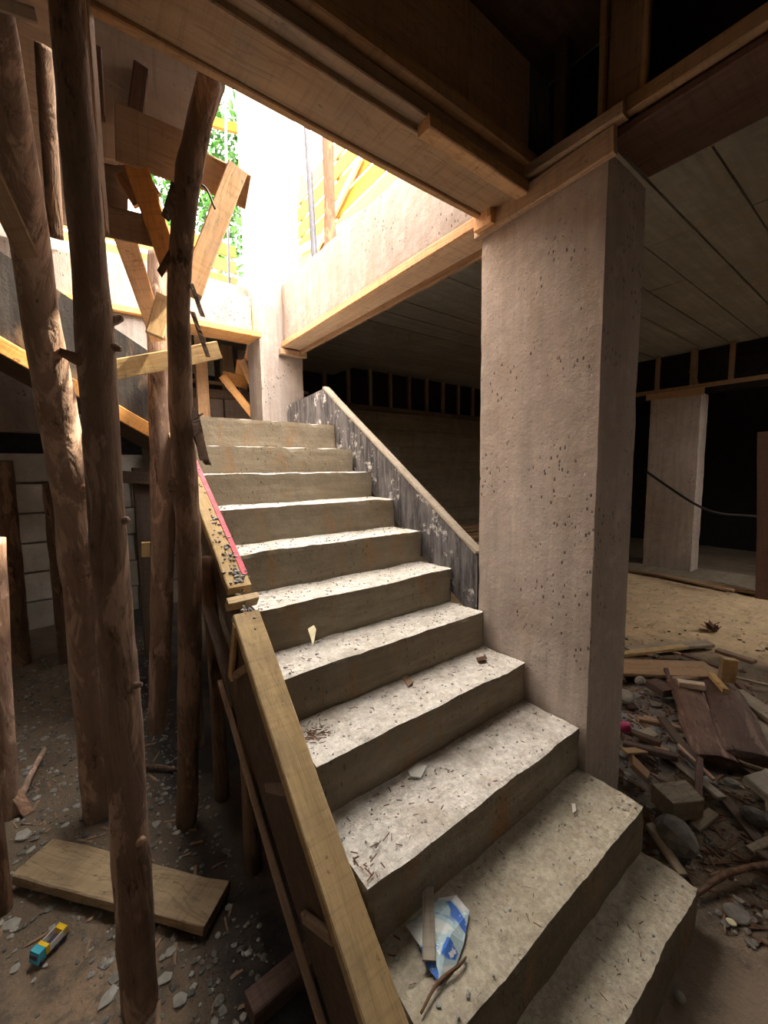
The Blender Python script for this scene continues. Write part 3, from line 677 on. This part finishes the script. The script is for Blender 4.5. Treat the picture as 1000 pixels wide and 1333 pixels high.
mesh('sheet', vs+vs2, fs+fs2+rim, 'bag_print', bag, smooth=False)
board('wood_lath', rest(556, 1172, 1)+V((0, 0, .045)), rest(558, 1262, 1)+V((0, 0, .026)), .034, .006, 'wood_grey', None, (0, 0, 1), segs=4, label='thin flat lath lying across the blue bag scrap', category='lath')
tube('twig', [rest(548, 1322, 1)+V((0, 0, .006)), rest(570, 1285, 1)+V((0, 0, .012)), rest(598, 1262, 1)+V((0, 0, .012)), rest(607, 1248, 1)+V((0, 0, .006))], [.003, .004, .004, .002], 'dead_leaf', sides=6, label='thin dark twig below the bag scrap on the second step', category='twig')
def leaf(name, pts, i, mat, lab, cat, lift=.012):
    ps = [rest(a, b, i)+V((0, 0, lift*(.3+.7*((k*37) % 3)/2))) for k, (a, b) in enumerate(pts)]
    prism(name, ps, (0, 0, .003), mat, None, label=lab, category=cat)
leaf('dry_leaf', [(401, 823), (409, 822), (412, 832), (408, 846), (404, 836)], 5, 'leaf_pale', 'pale dry leaf on the sixth step near the formwork', 'leaf', .03)
leaf('dry_leaf', [(620, 858), (632, 856), (634, 861), (622, 863)], 3, 'dead_leaf', 'dark curled leaf on the fourth step beside the column', 'leaf')
leaf('plastic_wrapper', [(531, 1005), (545, 996), (556, 1002), (548, 1014), (535, 1014)], 2, 'paper_white', 'small clear wrapper against the riser on the third step', 'wrapper')
leaf('cigarette_butt', [(744, 1048), (749, 1049), (750, 1060), (746, 1060)], 1, 'paper_white', 'tiny white stub on the second step near the column', 'stub')
leaf('wood_chip', [(522, 881), (528, 878), (538, 892), (532, 895)], 3, 'wood_brown', 'brown wood chip on the fourth step against the riser', 'chip')
# dust, chips and shavings on the treads
hs = {m: Heap() for m in ('mortar', 'dead_leaf', 'wood_grey', 'stone_pale')}
for i in range(11):
    y1 = NY[i+1] if i < 10 else 2.95
    for _ in range(130 if i < 7 else 60):
        x = SX0+.02+(SX1-SX0-.04)*rnd.random()**(1.3); y = rnd.uniform(NY[i]+.015, y1-.01); p = (x, y, NZ[i]+.003)
        k = rnd.random()
        if k < .55: hs[rnd.choice(('mortar', 'stone_pale'))].add(rock_data(p, rnd.uniform(.002, .006), rnd.random()*99, .7))
        else: hs['dead_leaf' if k < .82 else 'wood_grey'].add(chip_data(p, rnd.uniform(.005, .022), rnd.uniform(.0015, .003), .0015, rnd.uniform(0, 3.1), rnd.uniform(-.1, .1)))
for (px, py, i, n_) in ((405, 955, 3, 60), (480, 1120, 2, 16), (330, 770, 6, 20), (425, 552, 10, 25), (370, 870, 5, 16)):
    c = rest(px, py, i)
    for _ in range(n_):
        p = (c.x+rnd.gauss(0, .035), min(max(c.y+rnd.gauss(0, .03), NY[i]+.015), (NY[i+1] if i < 10 else 3)-.01), NZ[i]+.004+rnd.uniform(0, .006))
        if p[0] < SX0+.01 or p[0] > SX1-.01: continue
        hs['dead_leaf'].add(chip_data(p, rnd.uniform(.01, .03), .0025, .002, rnd.uniform(0, 3.1), rnd.uniform(-.25, .25)))
LB = {'mortar': 'grey cement crumbs strewn over the stair treads', 'dead_leaf': 'dark shavings and leaf litter on the stair treads', 'wood_grey': 'pale wood splinters on the stair treads', 'stone_pale': 'pale grit on the stair treads'}
for m, hh in hs.items(): tag(hh.build('tread_litter', m), LB[m], 'litter', None, 'stuff')

# ------------------------------------------------------------------ left floor: loose plank, toy, stones
def G(px, py, dz=0.):
    p = P(px, py, z=FLOOR)
    for _ in range(3): p = P(px, py, z=ground(p.x, p.y)+dz)
    return p
a = G(45, 1122, .05); b = G(285, 1180, .05)
board('loose_plank', a, b, .16, .04, 'wood_old', None, (0, .05, 1), segs=14, warp=.012, rag=.06, label='loose weathered plank lying on the ground behind the nearest log', category='plank')
board('loose_timber', G(325, 1318, .03), G(420, 1235, .03), .07, .06, 'wood_red', None, (0, 0, 1), segs=4, label='dark timber offcut lying under the stair formwork', category='offcut')
toy = thing('toy_truck', 'small toy tipper truck with cyan cab and yellow bed on the ground', 'toy truck', tuple(G(60, 1245)))
a = G(44, 1262); b = G(80, 1222); ax = (b-a); ax.z = 0; L = ax.length*1.14; ax.normalize(); ay = V((-ax.y, ax.x, 0)); bz = max(a.z, b.z)+.004
def tb(name, u0, u1, v0, v1, z0, z1, mat, par=toy, taper=0.):
    W = L*.40
    pts = [a+ax*(L*u)+ay*(W*v)+V((0, 0, bz-a.z+z)) for z in (z0*L, z1*L) for (u, v) in ((u0+(taper if z == z1*L else 0), v0), (u1, v0), (u1, v1), (u0+(taper if z == z1*L else 0), v1))]
    return mesh(name, pts, [(3, 2, 1, 0), (4, 5, 6, 7), (0, 1, 5, 4), (1, 2, 6, 5), (2, 3, 7, 6), (3, 0, 4, 7)], mat, par)
tb('chassis', .02, 1., -.42, .42, .08, .16, 'toy_dark')
cabn = tb('cab', 0., .27, -.5, .5, .12, .46, 'toy_cyan', taper=.07)
tb('windscreen', -.005, .02, -.40, .40, .28, .40, 'toy_dark', cabn, .045)
tb('bed_floor', .30, 1., -.46, .46, .16, .20, 'toy_dark')
tb('bed_front', .29, .40, -.5, .5, .16, .44, 'toy_yellow'); tb('bed_tail', .84, 1., -.5, .5, .16, .40, 'toy_yellow')
tb('bed_side', .40, .98, .43, .5, .16, .40, 'toy_white'); tb('bed_side', .40, .98, -.5, -.43, .16, .40, 'toy_white')
for u in (.13, .55, .82):
    for v in (-.48, .48):
        c = a+ax*(L*u)+ay*(L*.4*v)+V((0, 0, bz-a.z+.09*L))
        tube('wheel', [c-ay*.004, c+ay*.004], [L*.09]*2, 'toy_dark', toy, 12, per=1)
SG = 'pale stones on the left ground'
SL = {(142, 1300): 'largest pale flat stone left of the nearest log foot', (150, 1275): 'pale stone just above the largest flat one by the nearest log', (15, 1205): 'flat grey stone at the left edge above the toy truck', (30, 1090): 'greenish pale stone at the left edge beside the loose plank end', (200, 1300): 'flat stone touching the right side of the nearest log foot',
      (20, 1262): 'small stone left of the toy truck', (140, 1256): 'dark topped stone between toy truck and nearest log', (130, 1192): 'round pebble below the loose plank left of the nearest log', (65, 1183): 'round pebble below the left end of the loose plank', (235, 1302): 'stone well right of the nearest log foot in the ash'}
for (px, py, rp) in ((142, 1300, 17), (150, 1275, 10), (15, 1205, 14), (30, 1090, 16), (40, 1108, 9), (200, 1300, 18), (58, 963, 8), (80, 960, 7), (130, 1192, 7), (65, 1183, 9), (20, 1262, 8), (140, 1256, 10), (105, 1010, 7), (48, 1040, 8), (95, 985, 6), (215, 1275, 12), (235, 1302, 12), (222, 1240, 9), (40, 1000, 8), (70, 1030, 7), (100, 1050, 8), (85, 1075, 7), (250, 1288, 8)):
    c = G(px, py); r = rp*mpp(c)*.75; vs, fs = rock_data((0, 0, 0), r, px+py, .42, px)
    o = mesh('stone', vs, fs, 'stone_pale' if (px*7+py) % 3 else 'stone', None, Matrix.Translation(c+V((0, 0, r*.15))), label=SL.get((px, py), 'small pale angular stone among the gravel around the logs'), category='stone', group=SG)
h = Heap(); h2 = Heap(); h3 = Heap()
for _ in range(4200):
    y = rnd.uniform(1.1, 4.6); x = rnd.uniform(-.75, .42)
    if x < -.1 and y < 1.75 and rnd.random() < .8: continue
    p = (x, y, ground(x, y)+.003); k = rnd.random()
    if k < .93: (h if k < .62 else h2).add(rock_data(p, rnd.uniform(.003, .013)*(.5+.6*rnd.random()**2*2), rnd.random()*99, .6))
    else: h3.add(chip_data(p, rnd.uniform(.02, .08), rnd.uniform(.004, .012), .005, rnd.uniform(0, 3.1), rnd.uniform(-.1, .1)))
tag(h.build('ground_gravel', 'stone'), 'dark gravel scattered among the log props', 'gravel', None, 'stuff'); tag(h2.build('ground_gravel', 'stone_pale'), 'pale gravel scattered among the log props', 'gravel', None, 'stuff')
tag(h3.build('ground_litter', 'wood_brown'), 'wood splinters scattered among the log props', 'litter', None, 'stuff')
tube('bent_branch', [G(28, 1035, .02), G(42, 1005, .05), G(58, 975, .08)], [.018, .014, .012], 'bark_pink', sides=8, label='short bent branch lying beside the left edge log', category='branch')
tube('bent_branch', [G(180, 1000, .02), G(205, 998, .03), G(228, 1002, .02)], [.012, .012, .01], 'bark_dark', sides=8, label='dark branch lying between nearest and shaggy logs', category='branch')

# ------------------------------------------------------------------ rubble on the right
def gb(lab, a, b, wd, t, mat, dz0=.03, dz1=.03, nrm=(0, 0, 1), name='scrap_board', cat='scrap board', rag=.02):
    return board(name, G(a[0], a[1], dz0), G(b[0], b[1], dz1), wd, t, mat, None, nrm, segs=4, rag=rag, label=lab, category=cat)
gb('long pale-edged batten behind the rubble heap next to the column', (796, 853), (892, 842), .06, .03, 'wood_yellow', .12, .12)
gb('wide flat tan board on top of the rubble heap', (790, 868), (930, 872), .24, .025, 'wood_form', .09, .10)
gb('grey plank behind the wide tan board', (815, 846), (925, 838), .10, .03, 'wood_grey', .05, .05)
def slab(lab, a, b, r0, r1, dz0, dz1):
    p0 = G(*a, dz0); p1 = G(*b, dz1); L = (p1-p0).length; ax = (p1-p0)/L; nz = (V((0, 0, 1))-ax*ax.z).normalized(); ay = nz.cross(ax)
    o = tube('bark_slab', [(0, 0, 0), (0, .01, L*.33), (0, -.01, L*.66), (0, 0, L)], [r0, (r0+r1)*.5, (r0+r1)*.52, r1], 'slab_bark', None, 16, .14, per=6, label=lab, category='slab')
    sc = Matrix.Diagonal((.38, 1, 1, 1))
    o.matrix_basis = Matrix(((nz.x, ay.x, ax.x, p0.x), (nz.y, ay.y, ax.y, p0.y), (nz.z, ay.z, ax.z, p0.z), (0, 0, 0, 1))) @ sc
slab('broad reddish bark slab sloping toward the stair, left one of two', (886, 890), (934, 992), .085, .10, .10, .06)
slab('broad reddish bark slab sloping toward the stair, right one of two', (934, 892), (978, 990), .10, .125, .13, .07)
gb('bright yellow stick lying over the rubble', (926, 878), (945, 900), .035, .03, 'wood_yellow', .17, .17)
gb('yellow block standing on end in the rubble', (945, 888), (950, 858), .10, .05, 'wood_yellow', .08, .25, (-.5, -.6, .3))
gb('pale stub of batten between the reddish planks and tan board', (882, 889), (918, 894), .05, .04, 'wood_panel', .14, .14)
gb('tan plank edge running off at the right', (955, 900), (1030, 950), .12, .03, 'wood_grey', .09, .08)
gb('second grey plank at the right under the tan edge', (960, 930), (1030, 985), .13, .03, 'wood_grey', .05, .05)
gb('brown plank at the right behind the yellow block', (932, 846), (982, 862), .06, .03, 'wood_brown', .10, .09)
gb('short red offcut before the wide tan board', (848, 888), (872, 904), .10, .05, 'wood_red', .10, .08)
gb('long dark lath running down through the grey dust', (862, 935), (912, 1000), .05, .02, 'wood_dark', .08, .07)
gb('thin tan stick beside the dark lath', (884, 970), (930, 1015), .02, .015, 'wood_form', .09, .07)
gb('dark stick lying near the column foot', (800, 945), (862, 968), .04, .03, 'wood_dark', .08, .07)
gb('brown stick crossing the column foot rubble', (812, 968), (880, 985), .045, .03, 'wood_red', .08, .07)
gb('greenish square block beside the second step', (862, 1045), (905, 1040), .12, .09, 'wood_grey', .08, .08)
gb('tan board end sticking up by the column foot', (822, 990), (842, 1010), .07, .03, 'wood_form', .10, .05)
gb('olive board at the right edge of the heap', (985, 1010), (1020, 1040), .16, .04, 'wood_grey', .08, .06)
gb('thin lath by the lower step corner', (846, 1075), (890, 1140), .04, .02, 'wood_grey', .06, .03)
gb('pale strip on the far sand floor', (868, 751), (955, 769), .06, .03, 'wood_form', .08, .08)
gb('darker strip on the far sand floor behind the pale one', (820, 742), (1010, 776), .10, .04, 'wood_brown', .04, .04)
tube('bent_stick', [G(905, 1165, .03), G(945, 1138, .06), G(985, 1128, .07), G(1020, 1122, .06)], [.010, .012, .012, .010], 'bark_dark', sides=7, knob=.15, label='bent dark stick reaching in from the right edge', category='stick')
tube('plastic_container', [G(803, 946, .10), G(820, 947, .10)], [.030, .030], 'plastic_pink', sides=14, per=2, label='pink plastic container lying beside the column foot', category='container')
def rock(lab, px, py, rp, mat, dz=.03, flat=.7, group=None, cat='stone'):
    c = G(px, py, dz); r = rp*mpp(c); vs, fs = rock_data((0, 0, 0), r, px*.7+py, flat, px)
    o = mesh('stone', vs, fs, mat, None, Matrix.Translation(c), label=lab, category=cat)
    if group: o['group'] = group
    bv = o.modifiers.new('round', 'SUBSURF'); bv.levels = 1; bv.render_levels = 1
rock('large dark round boulder lump beside the second step', 880, 1088, 34, 'stone', .05)
rock('grey stone under the wide tan board', 834, 886, 12, 'stone_pale', .10)
rock('grey stone half hidden behind the column', 812, 906, 15, 'stone_pale', .08)
rock('pale flat slab stone near the bent stick', 960, 1190, 20, 'stone', .01, .3)
rock('small pale stone near the right lower corner', 886, 1298, 8, 'stone_pale', .01)
rock('dark stone at the right below the planks', 985, 1062, 16, 'stone', .05)
rock('cream scrap of rubble right of the bottom step', 952, 1200, 6, 'leaf_pale', .02, .3, cat='scrap')
RG = 'rubble lumps right of the stair'
for k in range(46):
    x = rnd.gauss(2.7, .65); y = rnd.gauss(.66, .32)
    if x < 2.02 or (x < 2.1 and y > .7): continue
    r = rnd.uniform(.018, .05); vs, fs = rock_data((0, 0, 0), r, k*3.3, .65, k)
    mesh('rubble_lump', vs, fs, rnd.choice(('stone', 'stone', 'dead_leaf', 'stone_pale')), None, Matrix.Translation((x, y, ground(x, y)+r*.3)), label='small rubble lump in the heap right of the stair', category='rubble', group=RG)
WG = 'wood scraps right of the stair'
for k in range(60):
    x = rnd.gauss(2.85, .75); y = rnd.gauss(.72, .38); l = rnd.uniform(.10, .38); th = rnd.uniform(0, 3.14)
    if x-l*.5 < 2.0 or y > 1.6: continue
    z0 = ground(x, y)+rnd.uniform(.015, .07); d = V((math.cos(th)*l/2, math.sin(th)*l/2, rnd.uniform(-.02, .03)))
    board('wood_scrap', V((x, y, z0))-d, V((x, y, z0))+d, rnd.uniform(.02, .07), rnd.uniform(.01, .025), rnd.choice(('wood_brown', 'wood_dark', 'wood_grey', 'wood_red', 'wood_form')), None, (rnd.uniform(-.2, .2), rnd.uniform(-.2, .2), 1), segs=2, rag=.01,
          label='small broken wood scrap in the heap right of the stair', category='wood scrap', group=WG)
hh = {m: Heap() for m in ('stone', 'stone_pale', 'wood_brown', 'dead_leaf')}
for _ in range(3400):
    x = 1.7+abs(rnd.gauss(0, 1.5)); y = rnd.uniform(-.25, 1.75)
    if x < 1.98 and y > .74: continue
    if x+.55*y > 4.3 and rnd.random() < .85: continue
    p = (x, y, ground(x, y)+.004); k = rnd.random()
    if k < .6: hh[rnd.choice(('stone', 'stone', 'stone_pale', 'dead_leaf'))].add(rock_data(p, rnd.uniform(.005, .02)*(.5+.6*rnd.random()), rnd.random()*99, .6))
    else: hh[rnd.choice(('wood_brown', 'dead_leaf', 'dead_leaf'))].add(chip_data(p, rnd.uniform(.02, .09), rnd.uniform(.004, .014), .006, rnd.uniform(0, 3.1), rnd.uniform(-.2, .2)))
LB = {'stone': 'dark grit over the ground right of the stair', 'stone_pale': 'pale grit over the ground right of the stair', 'wood_brown': 'brown splinters over the ground right of the stair', 'dead_leaf': 'dark bark and leaf bits over the ground right of the stair'}
for m, x in hh.items(): tag(x.build('rubble_litter', m), LB[m], 'litter', None, 'stuff')
lf = thing('dry_leaf_clump', 'dried dark leaf clump on the far sand floor', 'leaf clump', tuple(G(928, 820)))
c = G(928, 822)
for k in range(9):
    th = k*.7; d = V((math.cos(th), math.sin(th), rnd.uniform(.4, 1.4))).normalized()*rnd.uniform(.08, .15); e = d.cross(V((0, 0, 1))).normalized()*.03
    prism('leaf', [c, c+d*.5+e, c+d, c+d*.5-e], (0, 0, .004), 'dead_leaf', lf)
# far ledge, cable, red post, stacked timber
box('floor_ledge', 6.75, 7.6, -3, 5.5, FLOOR-.05, FLOOR+.06, 'conc_wall', None, .3, .01, .01, label='low raised ledge under the far column row', category='ledge')
pts = [P(842, 614, x=7.12), P(875, 637, x=7.10), P(905, 656, x=7.12), P(935, 668, x=7.3), P(985, 672, x=7.6)]
tube('hanging_cable', pts, [.018]*5, 'cable', sides=7, label='black cable drooping across the far column', category='cable')
a = P(992, 600, x=6.6); board('red_post', (6.6, P(996, 760, x=6.6).y, FLOOR), (6.6, P(994, 590, x=6.6).y, .4), .13, .10, 'wood_red', None, (-1, 0, 0), label='dark red post at the right edge of the far bay', category='post')
for k in range(7):
    p0 = P(606, 716-5*k, y=3.2); z0 = p0.z
    board('stacked_batten', (p0.x-.35, 3.2+.03*(k % 3), z0), (p0.x+.9, 3.15+.04*(k % 2), z0+rnd.uniform(-.01, .01)), .08, .035, 'wood_form' if k % 2 else 'wood_brown', None, (0, 0, 1), segs=3, label='batten in the timber stack behind the side board', category='batten', group='timber stack behind the side board')
for o in bpy.data.objects:
    if '_l' in o: del o['_l']
